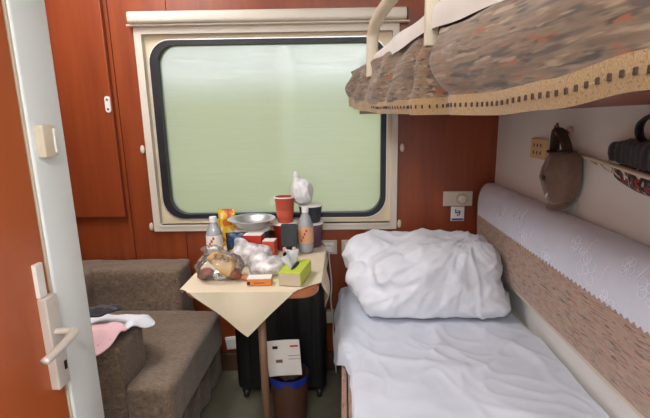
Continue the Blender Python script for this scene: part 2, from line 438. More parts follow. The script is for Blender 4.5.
# near wall of the corridor with its daylight window
nb = bmesh.new()
add_box(nb, -.72, -.66, -1.46, -1.40, 0, ZC)
add_box(nb, -.66, XR+.1, -1.46, -1.40, 0, 1.0); add_box(nb, -.66, XR+.1, -1.46, -1.40, 1.9, ZC); add_box(nb, XR-.05, XR+.1, -1.46, -1.4, 1.0, 1.9)
struct('wall_near', nb, 'wallpaper', 'corridor wall with a wide window')

# ------------------------------------------------------------------ window
win = bpy.data.objects.new('window_1', None); C.objects.link(win); win.location = (-.353, YW, WZ0)
win['kind'] = 'structure'; win['label'] = 'wide train window with rounded black gasket and cream frame'
def fr(o, i, lo, hi, name, mat, sm=None):
    return obj(name, ring_prism(o, i, lo, hi), mat, win, sm)
IX0, IX1, IZ0, IZ1 = -.938, .236, .822, 1.735
fr(rrect(WX0, WX1, WZ0, WZ1, .006), rrect(IX0, IX1, IZ0, IZ1, .006), YW-.022, YW+.02, 'frame', 'frame', 30)
ob, ib = rrect(IX0-.002, IX1+.002, IZ0-.002, IZ1+.002, .006), rrect(-.918, .210, .852, 1.708, .1)
fr(ob, ib, YW+.012, YW+.05, 'inner_frame', 'frame_inner', 30)
fr(rrect(-.922, .213, .847, 1.712, .104), rrect(-.886, .187, .870, 1.690, .088), YW+.006, YW+.06, 'gasket', 'gasket', 30)
fr(rrect(-.927, .217, .841, 1.717, .108), rrect(-.921, .212, .848, 1.711, .103), YW+.009, YW+.02, 'gasket_bead', 'steel', 30)
g = prism(rrect(-.895, .195, .862, 1.698, .09), YW+.04, YW+.046)
obj('pane', g, 'pane', win)
obj('sill', box(WX0+.03, WX1-.03, YW-.026, YW+.012, IZ0-.012, IZ0, .002), 'frame', win)
# roller blind housing above the window
bl = thing('roller_blind', 'cream roller blind housing mounted over the window', 'blind', (-.35, YW-.03, 1.78))
obj('housing', place(prism(rrect(0, .062, 0, .052, .016, 5), -.974, .292, 'X'), (0, YW-.07, 1.774)), 'frame', bl, 40)
obj('lip', box(-.99, .31, YW-.05, YW-.008, 1.766, 1.7735, .001), 'cream', bl)
obj('end_cap', place(prism(rrect(.001, .061, .001, .051, .015, 5), .2925, .299, 'X'), (0, YW-.07, 1.774)), 'black_plastic', bl, 40)
for i, (x, z) in enumerate(((-.991, 1.203), (-.988, .812), (.289, 1.196), (.281, .814))):
    bm = bmesh.new(); ell(bm, (x, YW-.014, z), (.011, .008, .021), 2.2, 16, 10)
    o = obj('curtain_button', bm, 'cream', None, 180)
    tag(o, ['oval cream curtain button beside the window, upper one near the armchair', 'oval cream curtain button beside the window, lower one near the armchair',
            'oval cream curtain button beside the window, upper one near the berths', 'oval cream curtain button beside the window, lower one behind the quilt'][i], 'button', 'curtain buttons round the window')
ov = thing('oval_plate', 'white oval two-screw plate on the raised wooden panel', 'fitting', (-1.122, YW-.038, 1.38))
b = place(prism(rrect(-.013, .013, -.038, .038, .0129, 6), -.007, 0), (-1.122, YW-.0375, 1.42)); obj('plate', b, 'white', ov, 40)
for z in (1.398, 1.442): obj('screw', lathe([(0, 0), (.005, 0), (.005, .002), (0, .0025)], 10, (-1.122, YW-.045, z), 'Y'), 'cap_dark', ov)

# ------------------------------------------------------------------ outside
def field(u, v):
    x = -60+120*u; y = 4+70*v*v
    z = -1.6+.2*v + 9.5*max(0, v-.25)**1.6 + .25*N(x*.06, y*.1, 0)
    return Vector((x, y, z))
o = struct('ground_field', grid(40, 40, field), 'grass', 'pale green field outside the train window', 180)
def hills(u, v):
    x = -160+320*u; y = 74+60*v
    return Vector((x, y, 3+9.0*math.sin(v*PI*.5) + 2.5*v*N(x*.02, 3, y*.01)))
struct('ground_hill', grid(60, 10, hills), 'hill', 'green hillside far beyond the field, mist put into its pale colour', 180)

# ------------------------------------------------------------------ added fill lamps
lamp = thing('added_fill_lamp', 'added fill lamp on the ceiling over the armchair', 'lamp', (-1.02, 1.47, ZC))  # unseen lamp added to light the lower berth from the left
obj('housing', box(-1.24, -.80, 1.04, 1.90, ZC-.03, ZC, .004), 'added_lamp_metal', lamp)
obj('diffuser', box(-1.22, -.82, 1.06, 1.88, ZC-.036, ZC-.0305, .001), 'diffuser', lamp)
ll = area('added_lamp_light', (-1.02, 1.47, ZC-.04), (0, 0, 0), .4, .8, ADDED_LAMP_POWER, (.98, .985, 1))
lamp2 = thing('added_corridor_lamp', 'added fill lamp on the corridor ceiling', 'lamp', (-.1, -.75, ZC))  # unseen lamp added to brighten the door, post and front faces
obj('housing', box(-.6, .5, -.9, -.6, ZC-.03, ZC, .004), 'added_lamp_metal', lamp2)
obj('diffuser', box(-.58, .48, -.88, -.62, ZC-.036, ZC-.0305, .001), 'diffuser', lamp2)
area('added_corridor_light', (-.05, -.75, ZC-.04), (0, 0, 0), 1.04, .26, 76, (.99, .99, 1))

# ================================================================== lower berth
BZ = .50
bed = thing('lower_berth', 'lower berth with pinkish-brown upholstered base under the white sheet', 'bed', (.36, 1.2, 0))
obj('base', box(.03, XR-.003, .05, 2.2, .07, .36, .01), 'wood_dark', bed)
obj('mattress', box(.008, XR-.02, .09, 2.13, .361, BZ, .035, 4), 'bed_fabric', bed, 40)
obj('front_panel', box(-.014, .004, .04, 2.12, .1, .455, .006, 3), 'bed_fabric', bed, 40)
for y in (.3, 1.86): obj('leg', lathe([(0, 0), (.032, 0), (.036, .02), (.03, .1), (0, .1)], 18, (-.002+.03, y, 0)), 'tablewood', bed, 40)
obj('wall_rail', box(XR-.018, XR-.001, .05, 2.2, .40, .49, .002), 'cream', bed)

def sheet_pt(u, v):
    y = .08 + 2.07*v
    hang = .02 + .16*max(0, min(1, (y-1.45)/.25)) - .04*max(0, (y-2.05)/.1)
    hang += .02*N(y*6, 1, 2)
    w = .735
    s = -hang + (w+hang)*u            # distance from the mattress edge; negative hangs down
    def cr(a, b_, o): return max(0, 1-abs(noise.noise(Vector((a+o, b_-o, o))))*3.0)
    qk = 1-.75*max(0, min(1, (y-1.68)/.06))
    m1 = .5+.9*N(s*3, y*3, 40); m2 = .5+.9*N(s*3, y*3, 60)
    wob = .35*N(s*5, y*5, 77)
    wr = .013*m1*cr(s*4.0+y*1.8+wob, y*1.3-s*.6, 3)**2.5 + .013*m2*cr(y*3.0-s*2.6+wob, s*1.6+y*.8, 9)**2.5 + .005*cr(s*9+y*5+wob*2, y*6-s*3, 17)**2
    wr = (wr + .007*N(s*4, y*3, 5))*qk
    ang = 0
    edge = -.015 + .04*max(0, min(1, (1.60-y)/.22))
    if s >= 0:
        sag = .012*max(0, 1-s/.05)**2
        x, z = edge + s, BZ+.012 + wr + max(0, ang) - sag
        x = min(x, .733)
    else:
        a = -s
        k = min(1, a/.03)
        x = edge - .018*k - .02*(a)*1.0 - .012*math.sin(y*26)*min(1, a/.08)
        z = BZ+.0 - a*.95 + wr*.3 + .01*(1-k)
        x -= .012*N(y*9, a*6, 1)*min(1, a/.05)
    return Vector((x, y, z))
sheet = obj('bed_sheet', grid(110, 200, sheet_pt), 'linen', None, 180)
tag(sheet, 'rumpled white sheet spread over the lower berth, hanging over its edge', 'sheet')

# folded quilt at the window end
bm = bmesh.new()
ell(bm, (.385, 1.95, .655), (.285, .225, .125), 5, 64, 36)
ell(bm, (.44, 1.93, .70), (.22, .20, .125), 3.6, 56, 32)
ell(bm, (.20, 2.02, .725), (.19, .13, .085), 3.4, 48, 28)
ell(bm, (.115, 1.90, .635), (.10, .12, .085), 3.0, 40, 24)
ell(bm, (.16, 1.80, .585), (.10, .09, .055), 3.0, 40, 24)
ell(bm, (.42, 1.79, .60), (.27, .085, .085), 3.4, 56, 28)
ell(bm, (.58, 1.82, .60), (.085, .12, .085), 2.6, 40, 24)
ell(bm, (.61, 1.80, .575), (.085, .11, .045), 2.4, 40, 24)
def crest(a, b_, c, o): return max(0, 1-abs(noise.noise(Vector((a+o, b_-o, c+2*o))))*3.2)
def qdisp(p, n):
    fan = math.atan2(p.z-.86, p.x-.68+.5*(2.15-p.y))          # creases fan out from the upper corner by the backrest
    rr = math.hypot(p.x-.68, p.z-.86)
    k = .010*crest(fan*3.5+N(p.x*4,p.y*4,p.z*4)*.8, rr*4.0, p.y*4.5, 4) + .004*crest(fan*9, rr*7, p.y*8, 9)
    k += .010*crest(p.x*5+p.z*7, p.y*6, p.z*4-p.x*3, 15)
    k += .006*crest(p.x*11-p.z*9, p.y*12, p.z*12, 31)
    return k + .014*N(p.x*5, p.y*5, p.z*5) - .010
q = fuse(bm, .0075, 4, qdisp)
for v in q.verts:
    v.co.z = max(v.co.z, BZ+.032)
    v.co.x = min(v.co.x, .655 if v.co.z > .622 else .70)
quilt = obj('folded_quilt', q, 'quilt', None, 180)
tag(quilt, 'puffy folded white quilt piled at the window end of the lower berth', 'quilt')

# ------------------------------------------------------------------ berth backrest on the right wall
backprof = [(.7525, .645), (.70, .645), (.683, .655), (.675, .70), (.668, .78), (.664, .85), (.663, .93), (.668, .975), (.683, 1.008), (.705, 1.022), (.73, 1.02), (.7525, 1.012)]
br = thing('berth_backrest', 'tan dashed upholstered backrest board along the white side wall', 'backrest', (.72, 1.2, .645))
def smooth_prof(pr, n=2):
    for _ in range(n):
        q = [pr[0]]
        for a, c in zip(pr, pr[1:]): q += [tuple(x*.75+y*.25 for x, y in zip(a, c)), tuple(x*.25+y*.75 for x, y in zip(a, c))]
        q.append(pr[-1]); pr = q
    return pr
sp = smooth_prof(backprof)
b = prism(sp, .05, 2.195); 
obj('cushion', b, 'back_fabric', br, 40)
obj('end_board', prism([(x*1.0+(.002 if x < .7 else 0), z) for x, z in sp], 2.196, 2.215), 'bed_fabric', br, 40)
obj('lower_ledge', box(.70, XR-.001, .05, 2.2, .628, .644, .003), 'cream', br)
# lace cover: follows the backrest profile from the back of its top to half way down the front
top_i = [(x, z) for x, z in sp if z > .845][::-1]       # from the wall over the top, down the front
cum = [0]
for a, c in zip(top_i, top_i[1:]): cum.append(cum[-1]+math.dist(a, c))
L = cum[-1]
def prof_at(s, off=.004):
    s = max(0, min(L, s)); i = 0
    while i < len(cum)-2 and cum[i+1] < s: i += 1
    a, c = top_i[i], top_i[i+1]; d = cum[i+1]-cum[i]; k = (s-cum[i])/d
    tx, tz = (c[0]-a[0])/d, (c[1]-a[1])/d
    nx, nz = tz, -tx
    return a[0]+(c[0]-a[0])*k+nx*off, a[1]+(c[1]-a[1])*k+nz*off
nx0, nz0 = prof_at(L*.5)[0]-prof_at(L*.5, 0)[0], 0
SGN = 1 if nx0 < 0 else -1
def lace_pt(u, v):
    y = .3+1.885*v
    tri = abs(((y/.024) % 1)-.5)*2
    s0 = .004+.006*tri; s1 = L-.002-.010*tri
    s = s0+(s1-s0)*u
    x, z = prof_at(s, SGN*(.004+.0015*N(y*7, s*12, 0)))
    return Vector((x, y, z))
lace = thing('lace_cover', 'white embroidered cover with zigzag hem laid over the berth backrest', 'cover', (.68, 1.2, .85))
obj('cloth', grid(20, 480, lace_pt), 'linen', lace, 180)
def on_lace(y, s, off=.0045): 
    x, z = prof_at(s, SGN*off); return Vector((x, y, z))
rnd = random.Random(3)
for cy, cs, rr in ((1.18, .16, .05), (1.07, .21, .032), (1.25, .115, .03), (1.62, .17, .04), (1.70, .12, .028), (.93, .12, .04), (.86, .19, .045), (1.42, .2, .028), (1.9, .15, .034), (1.02, .10, .026), (.70, .15, .05)):
    emb = bmesh.new()
    for k in range(6):
        a0 = 2*PI*k/6+rnd.random()
        py, ps = cy+rr*.62*math.cos(a0), cs+rr*.62*math.sin(a0)
        pts = [on_lace(py+rr*.36*math.cos(t), min(L-.014, max(.01, ps+rr*.36*math.sin(t)))) for t in [2*PI*j/12 for j in range(13)]]
        tube(pts, .0013, 5, 0, emb)
    pts = [on_lace(cy+rr*.25*math.cos(t), min(L-.014, max(.01, cs+rr*.25*math.sin(t)))) for t in [2*PI*j/12 for j in range(13)]]
    tube(pts, .0014, 5, 0, emb)
    pts = [on_lace(cy-rr*1.0-.05*j/6, min(L-.014, max(.01, cs+.02*math.sin(j*.9)-.004*j))) for j in range(7)]
    tube(pts, .0012, 5, 0, emb)
    obj('embroidered_flower', emb, 'lace_thread', lace, 180)

# ================================================================== upper berth
def bx(y): return .4-.162*y           # the front edge runs in towards the door
ub = thing('upper_berth', 'upper berth with brown patterned cover, golden braid hem and cream rail', 'bunk', (.45, 1.2, 1.36))
Y0, Y1 = .2, 2.2
obj('board', prism([(bx(Y1)+.035, Y1-.01), (XR-.001, Y1-.01), (XR-.001, Y0), (bx(Y0)+.035, Y0)], 1.358, 1.40, 'Z'), 'wood_dark', ub)
def slab(xin, y0, y1, z0, z1, bev):
    b = prism([(bx(y1)+xin, y1), (XR-.002, y1), (XR-.002, y0), (bx(y0)+xin, y0)], z0, z1, 'Z')
    bmesh.ops.bevel(b, geom=b.edges[:], offset=bev, segments=4, profile=.5, affect='EDGES'); return b
obj('mattress', slab(.03, Y0+.02, Y1-.03, 1.401, 1.55, .03), 'bed_fabric', ub, 40)
def usheet(u, v):
    y = Y0+.05+(Y1-Y0-.12)*v
    s = -.055+.6*u
    lump = .012*N(y*5, s*8, 1)
    drop = .03*max(0, math.sin((y-.55)/.6*PI)) if .55 < y < 1.15 else 0
    ztop = 1.595+lump - .035*max(0, (y-1.3)/.9)
    far = max(0, min(1, (y-1.5)/.35))
    if s < 0: return Vector((bx(y)+.004+.014*far-.010*min(1, -s/.02), y, ztop-.006+s*(1.0+drop*8)*(1-.72*far)))
    return Vector((min(XR-.004, bx(y)+.004+.014*far+s), y, ztop-.006*max(0, 1-s/.02)))
obj('sheet', grid(40, 140, usheet), 'upper_linen', ub, 180)
HEM = [(.2, 1.365), (.49, 1.362), (.64, 1.347), (.8, 1.341), (1.08, 1.346), (1.58, 1.356), (1.9, 1.372), (2.08, 1.385), (2.2, 1.40)]
TOP = [(.2, 1.56), (.6, 1.54), (.82, 1.522), (.94, 1.518), (1.06, 1.524), (1.11, 1.55), (1.15, 1.56), (1.22, 1.548), (1.6, 1.542), (1.97, 1.548), (2.2, 1.55)]
def itp(T, y):
    if y <= T[0][0]: return T[0][1]
    for (a, p), (c, q) in zip(T, T[1:]):
        if y <= c: k = (y-a)/(c-a); k = k*k*(3-2*k); return p+(q-p)*k
    return T[-1][1]
def cover_off(y, t):
    """how far the cover stands out from the berth edge at height fraction t (0 hem, 1 top)"""
    o = .012*math.sin(PI*min(1, t*1.1))
    # gathered folds falling from the rail strap
    d = y-1.13
    spread = .05+.16*(1-t)
    w = math.exp(-(d/spread)**2)
    o += w*(-.030*t + .026*math.sin(d/(.014+.028*(1-t))))
    # bolster-like bulge on the near side of the strap
    if d < 0:
        e = min(1, -d/.05); o += .028*e*math.sin(PI*min(1, max(0, (t-.25)/.75)))**.6*math.exp(-(d/.55)**2)
    # slack folds towards the window
    if d > .1: o += .015*math.sin(y*22+t*6+2*N(y*3,1,1))*4*t*(1-t)*min(1, (d-.1)/.2) + .010*N(y*9, t*3, 4)
    o += .012*N(y*5, t*2.5, 8)
    if y > 1.9: o += .006*((y-1.9)/.3)**2*(1-t)
    return o
def cover_pt(u, v):
    y = Y0+(Y1-Y0)*v
    zh, zt = itp(HEM, y), itp(TOP, y)
    if u > .86:                                   # turned in over the top
        k = (u-.86)/.14
        return Vector((bx(y)-cover_off(y, 1)-.004+.05*k, y, zt+.006*math.sin(PI*k)-.012*k))
    t = u/.86
    return Vector((bx(y)-.004-cover_off(y, t), y, zh+(zt-zh)*t))
def cover_bm():
    bm = bmesh.new(); nu, nv = 44, 330
    V = [[bm.verts.new(cover_pt(i/nu, j/nv)) for i in range(nu+1)] for j in range(nv+1)]
    # the end towards the window
    for k in range(1, 13):
        V.append([bm.verts.new(Vector((min(XR-.005, cover_pt(i/nu, 1).x+.68*(k/12)), Y1+.012*math.sin(PI*min(1, k/3)/2), cover_pt(i/nu, 1).z))) for i in range(nu+1)])
    for a, c in zip(V, V[1:]):
        for i in range(nu): bm.faces.new((a[i], c[i], c[i+1], a[i+1]))
    bmesh.ops.recalc_face_normals(bm, faces=bm.faces); return bm
cover = obj('cover', cover_bm(), 'bunk_fabric', ub, 180)
def trim_pt(u, v):
    y = Y0+(Y1-Y0)*v; z = itp(HEM, y)
    return Vector((bx(y)-.008-cover_off(y, .12*u)-.002*math.sin(PI*u), y, z-.006+.040*u))
obj('braid', grid(5, 300, trim_pt), 'gold_trim', ub, 180)
st = bmesh.new(); add_box(st, -.002, .001, -.0036, .0036, -.0042, .0042, .001, 1)
mesh_st = bpy.data.meshes.new('stitch'); st.to_mesh(mesh_st); st.free(); mesh_st.materials.append(M['cap_dark'])
yy = .42
while yy < 1.75:
    p = trim_pt(.5, (yy-Y0)/(Y1-Y0))
    o = bpy.data.objects.new('stitch', mesh_st); C.objects.link(o); o.parent = ub; o.matrix_parent_inverse = ub.matrix_basis.inverted(); o.location = p
    yy += .0185
# guard rail
rz = 1.70
rail = tube([(bx(1.8)+.005, 1.8, 1.49), (bx(1.8)+.005, 1.8, 1.60), (bx(1.79)+.005, 1.795, 1.655), (bx(1.70)+.004, 1.70, 1.685), (bx(1.55)+.004, 1.55, 1.70), (bx(1.3)+.004, 1.3, 1.715), (bx(1.1)+.004, 1.1, 1.73), (bx(.9)+.004, .9, 1.74)], .022, 14, 2, ry=.019)
obj('guard_rail', rail, 'cream', ub, 60)
obj('rail_post', box(bx(1.15)-.018, bx(1.15)+.014, 1.135, 1.155, 1.5, 1.755, .004, 3), 'cream', ub, 40)

# ================================================================== armchair
ac = thing('armchair', 'brown corduroy slipcovered armchair standing under the raised wooden panel', 'armchair', (-1.0, 1.8, 0))
def soft(boxes, amp, sc, voxel=.014, iters=7, extra=None):
    bm = bmesh.new()
    for bb in boxes: add_box(bm, *bb)
    def d(p, n):
        k = amp*N(p.x*sc, p.y*sc, p.z*sc) + amp*.5*N(p.x*sc*3, p.y*sc*3, p.z*sc*2)
        return k+(extra(p, n) if extra else 0)
    return fuse(bm, voxel, iters, d)
obj('arm', soft([(-1.40, -.79, 2.035, 2.215, .12, .648)], .008, 7), 'chair_fabric', ac, 180)
obj('arm', soft([(-1.40, -.765, 1.385, 1.575, .12, .59)], .008, 7), 'chair_fabric', ac, 180)
obj('back', soft([(-1.405, -1.21, 1.40, 2.2, .12, .652)], .008, 7), 'chair_fabric', ac, 180)
def seat_x(p, n):
    return .006*ridge((p.x*2.0, p.y*7, p.z*3), (1, 1, 1), 4)*max(0, n.z) + .012*math.exp(-((p.x+.62)/.06)**2)*max(0, n.x)
obj('seat_cushion', soft([(-1.22, -.62, 1.575, 2.035, .26, .44), (-.765, -.615, 1.375, 2.035, .26, .44)], .007, 6, .012, 9, seat_x), 'chair_fabric', ac, 180)
def skirt(p, n): return .008*math.sin(p.y*40)*max(0, n.x)*(1 if p.z < .25 else 0)
obj('skirt', soft([(-1.40, -.665, 1.395, 2.2, .008, .27)], .006, 7, .014, 4, skirt), 'chair_fabric', ac, 180)

# clothes on its arm
def drape(x0, x1, y0, y1, zfn, nu=40, nv=40, wr=.012, sc=9, thick=.004, shape=None):
    def f(u, v):
        if shape: x, y = shape(u, v)
        else: x, y = x0+(x1-x0)*u, y0+(y1-y0)*v
        return Vector((x, y, zfn(x, y)+wr*(.5+.5*ridge((x*sc, y*sc*.7, 0), (1, 1, 1), 5))+wr*.6*N(x*sc*2, y*sc*2, 3)))
    return grid(nu, nv, f, thick)
def arm_z(x, y):
    t = .615
    if y < 1.40: t -= 1.1*(1.40-y)
    if y > 1.575: t -= .55*(y-1.575)
    if x > -.765: t -= .8*(x+.765)
    return t
def blob2(cx, cy, rx, ry, wob, seed, rot=0):
    """maps a unit square onto a wobbly round outline"""
    def f(u, v):
        a, c = 2*u-1, 2*v-1
        x = a*math.sqrt(1-c*c/2); y = c*math.sqrt(1-a*a/2)
        th = math.atan2(y, x); k = 1+wob*N(math.cos(th)*1.6+seed, math.sin(th)*1.6, seed)
        x, y = x*rx*k, y*ry*k
        return cx+x*math.cos(rot)-y*math.sin(rot), cy+x*math.sin(rot)+y*math.cos(rot)
    return f
o = obj('white_shirt', drape(0, 0, 0, 0, lambda x, y: arm_z(x, y), 44, 44, .014, 10, .004, blob2(-.895, 1.525, .15, .17, .25, 3.3, -.6)), 'white_cloth', None, 180)
tag(o, 'crumpled white shirt spread over the armchair arm', 'clothing')
o = obj('pink_shirt', drape(0, 0, 0, 0, lambda x, y: arm_z(x, y)+.024, 44, 40, .014, 10, .004, blob2(-.85, 1.395, .11, .06, .35, 7.1, .35)), 'pink', None, 180)
tag(o, 'pale pink speckled shirt lying on the armchair arm', 'clothing')
o = obj('black_garment', drape(0, 0, 0, 0, lambda x, y: arm_z(x, y)+.055, 40, 36, .022, 14, .006, blob2(-.875, 1.475, .085, .042, .3, 11.7, .2)), 'black_cloth', None, 180)
tag(o, 'small crumpled black garment on top of the white shirt', 'clothing')

# ================================================================== table
TX0, TX1, TY0, TZ = -.606, -.1, 1.555, .72
tb = thing('side_table', 'fold-down table with rounded wooden edge under the window', 'table', (-.35, 2.0, 0))
R_ = .075
tp = [(TX0, YW-.031), (TX0, TY0+R_)] + [(TX0+R_-R_*math.cos(a), TY0+R_-R_*math.sin(a)) for a in [PI/2*k/8 for k in range(1, 9)]]
tp += [(TX1-R_+R_*math.sin(a), TY0+R_-R_*math.cos(a)) for a in [PI/2*k/8 for k in range(0, 9)]] + [(TX1, YW-.031)]
b = prism(tp, TZ-.03, TZ, 'Z'); bmesh.ops.bevel(b, geom=[e for e in b.edges if abs(e.verts[0].co.z-e.verts[1].co.z) < 1e-5], offset=.006, segments=2, affect='EDGES')
obj('table_top', b, 'tablewood', tb, 40)
obj('leg', tube([(-.325, 1.62, .69), (-.324, 1.62, 0)], .016, 14), 'legwood', tb, 40)
obj('bracket', box(-.56, -.14, YW-.06, YW-.031, .62, .689, .004), 'heater', tb)

# tablecloth: flat on the top, falling over the edges
CT = TZ+.003
def cloth_fold(px, py):
    """lay a point of the flat cloth over the table"""
    ex = 0; ey = 0
    if px > TX1+.004: ex = px-TX1-.004
    if px < TX0-.004: ex = -(TX0-.004-px)
    if py < TY0-.004: ey = TY0-.004-py
    cx, cy = min(max(px, TX0-.004), TX1+.004), max(py, TY0-.004)
    drop = max(abs(ex), ey) if not (ex and ey) else math.hypot(ex, ey)
    z = CT
    if drop > 0:
        z = CT - max(0, drop-.004)
        fl = min(1, drop/.1)
        if ey: cy -= .006+.012*fl*(1+.8*math.sin(px*30))
        if ex: cx += math.copysign(.006+.014*fl*(1+.7*math.sin(py*34)), ex)
    else:
        z += .0012*(1+N(px*14, py*14, 0))
    return Vector((cx, cy, z))
CA, CB_, CC, CD = Vector((-.70, 1.60)), Vector((-.355, 1.375)), Vector((.085, 1.80)), Vector((-.19, 2.20))
def cloth_pt(u, v):
    # quad CA - CB_ - CC - CD with the back corner tucked at the wall
    p = (CA*(1-u)+CB_*u)*(1-v) + (Vector((-.66, 2.19))*(1-u)+CC*u)*v
    return p
def cloth_bm():
    """the cloth outline, cut into small squares"""
    outline = [(-.64, 1.60), (-.36, 1.378), (.09, 1.81), (-.13, 2.205), (-.60, 2.205), (-.645, 1.9)]
    bm = bmesh.new()
    vs = [bm.verts.new((x, y, 0)) for x, y in outline]; bm.faces.new(vs)
    x = -.70
    def cut(co, no): bmesh.ops.bisect_plane(bm, geom=bm.verts[:]+bm.edges[:]+bm.faces[:], plane_co=co, plane_no=no)
    for k in range(70): cut((-.70+k*.0125, 0, 0), (1, 0, 0))
    for k in range(70): cut((0, 1.36+k*.0125, 0), (0, 1, 0))
    for xx in (TX0-.004, TX0-.008, TX1+.004, TX1+.008): cut((xx, 0, 0), (1, 0, 0))
    for yy in (TY0-.004, TY0-.008): cut((0, yy, 0), (0, 1, 0))
    bmesh.ops.remove_doubles(bm, verts=bm.verts, dist=.0005)
    for v in bm.verts: v.co = cloth_fold(v.co.x, v.co.y)
    bmesh.ops.recalc_face_normals(bm, faces=bm.faces)
    return bm
tc = obj('tablecloth', cloth_bm(), 'tablecloth', None, 60)
tag(tc, 'cream tablecloth laid cornerwise with a pointed corner hanging over the front', 'tablecloth')
T = CT+.004

def bottle(name, label, loc, h, r, cap, lab, labcol, z0, z1, group=None):
    t = thing(name, label, 'bottle', loc, group); x, y, z = loc
    pr = [(0, .004), (r*.8, 0), (r, .008), (r, h*.18), (r*.96, h*.20), (r, h*.22), (r, h*.58), (r*.97, h*.62), (r*.62, h*.80), (r*.42, h*.86), (r*.40, h*.9)]
    obj('body', lathe(pr, 28, loc), 'pet', t, 60)
    obj('water', lathe([(0, .006), (r*.9, .006), (r*.93, .012), (r*.93, h*.5), (0, h*.5)], 24, loc), 'water', t, 60)
    obj('cap', lathe([(0, h*.885), (r*.45, h*.885), (r*.46, h*.985), (r*.42, h), (0, h)], 24, loc), cap, t, 40)
    lb = obj('label', lathe([(r*1.012, h*z0), (r*1.012, h*z1)], 28, loc), lab, t, 60)
    for k in range(4):
        zz = h*(z0+(z1-z0)*(.2+.2*k))
        a = -PI/2-.5+.22*k
        obj('print', place(box(-.004, .004, -.0006, 0, -.006, .006), (x+r*1.016*math.cos(a), y+r*1.016*math.sin(a), z+zz), a+PI/2), labcol, lb)
    return t
bottle('water_bottle', 'clear water bottle with white cap and pale red-marked label by the armchair side', (-.577, 1.93, T), .198, .036, 'white', 'card_white', 'ink_red', .30, .60)
bottle('water_bottle', 'clear drink bottle with orange label beside the phone stand', (-.180, 2.045, T), .215, .036, 'white', 'pale_orange', 'ink_red', .22, .58)

# steel bowl on a noodle tub
def tub(name, label, loc, r0, r1, h, mat, rim='card_white', lid=False, cat='noodle tub'):
    t = thing(name, label, cat, loc)
    obj('wall', lathe([(0, 0), (r0*.96, 0), (r0, .003), (r1, h-.004), (r1-.002, h-.004), (r0-.002, .005), (0, .005)], 36, loc), mat, t, 40)
    obj('rim', lathe([(r1-.002, h-.005), (r1+.004, h-.005), (r1+.005, h-.002), (r1+.003, h), (r1-.003, h)], 36, loc), rim, t, 60)
    if lid: obj('lid', lathe([(0, h+.0005), (r1+.002, h+.0005), (r1+.002, h+.002), (0, h+.002)], 36, loc), lid, t, 40)
    return t
tub('noodle_tub', 'teal-blue noodle tub under the steel bowl', (-.437, 2.075, T), .068, .082, .108, 'teal_tub', 'card_white', 'card_white')
bl_ = lathe([(0, 0), (.055, 0), (.062, .004), (.082, .02), (.098, .038), (.104, .044), (.112, .046), (.1125, .0475), (.103, .047), (.096, .0395), (.08, .0225), (.06, .007), (0, .005)], 48, (-.437, 2.075, T+.111))
o = obj('steel_bowl', bl_, 'steel', None, 50); tag(o, 'wide stainless steel bowl with a flared rim on the teal tub', 'bowl')
tub('noodle_tub', 'deep red noodle tub under the terracotta paper cup', (-.285, 2.112, T), .048, .058, .128, 'red_tub', 'card_white', 'card_white')
cp = thing('paper_cup', 'terracotta paper cup with a white rim on the red tub', 'cup', (-.282, 2.112, T+.131))
obj('wall', lathe([(0, 0), (.036, 0), (.037, .002), (.0475, .122), (.0455, .122), (.035, .006), (0, .006)], 36, (-.282, 2.112, T+.131)), 'red_cup', cp, 40)
obj('rim', lathe([(.0455, .119), (.050, .119), (.051, .122), (.049, .125), (.0455, .124)], 36, (-.282, 2.112, T+.131)), 'card_white', cp, 60)
obj('print', lathe([(.0398, .028), (.0428, .06)], 36, (-.282, 2.112, T+.131)), 'red_light', cp, 60)
tub('noodle_tub', 'plum noodle tub at the bottom of the pair beside the orange-labelled bottle', (-.163, 2.155, T), .048, .058, .118, 'plum_tub', 'card_white', 'card_white')
tub('noodle_tub', 'dark navy noodle tub stacked on the plum tub', (-.163, 2.155, T+.1215), .046, .057, .085, 'navy_tub', 'card_white', 'card_white')
# white tied bag standing on the dark tub
bm = bmesh.new()
ZB = T+.1215+.088
ell(bm, (-.200, 2.135, ZB+.062), (.052, .048, .06), 2.3)
ell(bm, (-.224, 2.135, ZB+.135), (.014, .012, .028), 2); ell(bm, (-.220, 2.135, ZB+.108), (.02, .02, .025), 2)
b = fuse(bm, .005, 3, lambda p, n: .007*ridge((p.x*30, p.y*30, p.z*14), (1, 1, 1), 3)+.003*N(p.x*80, p.y*80, p.z*40)-.003)
for v in b.verts: v.co.z = max(v.co.z, ZB+.0005)
o = obj('plastic_bag', b, 'white_bag', None, 180); tag(o, 'knotted white plastic bag standing on the dark navy tub', 'plastic bag')

# snack packets
def packet(name, label, loc, w, h, d, mat, tilt=0, rz=0):
    def f(s):
        def g(u, v):
            x = -w/2+w*u; z = h*v
            k = math.sin(PI*min(1, max(0, (v-.06)/.88)))**.5*math.sin(PI*u)**.45 if .06 < v < .94 and 0 < u < 1 else 0
            return Vector((x+.003*N(v*9, s, 1), s*(d/2*k+.0006)+.003*N(u*8, v*8, s), z))
        return g
    bm = grid(16, 20, f(1)); b2 = grid(16, 20, f(-1))
    me = bpy.data.meshes.new('x'); b2.to_mesh(me); b2.free(); bm.from_mesh(me); bpy.data.meshes.remove(me)
    bmesh.ops.remove_doubles(bm, verts=bm.verts, dist=.0002); bmesh.ops.recalc_face_normals(bm, faces=bm.faces)
    place(bm, loc, rz, tilt)
    return bm
def snack_mat(name, a, b_, c):
    m, t, bs = newmat(name); bs.inputs['Roughness'].default_value = .25
    f = ntex(t, coords(t, (1, 1, .7)), 22, 1)
    t.links.new(ramp(t, f, [(.3, a), (.48, b_), (.6, c)], 'CONSTANT'), bs.inputs['Base Color']); return m
M['yellow_snack'] = snack_mat('yellow_snack_print', 'c96a2a', 'e3b72e', 'eed9a0')
M['blue_snack'] = snack_mat('blue_snack_print', '1f3d68', '33302f', 'c9a24a')
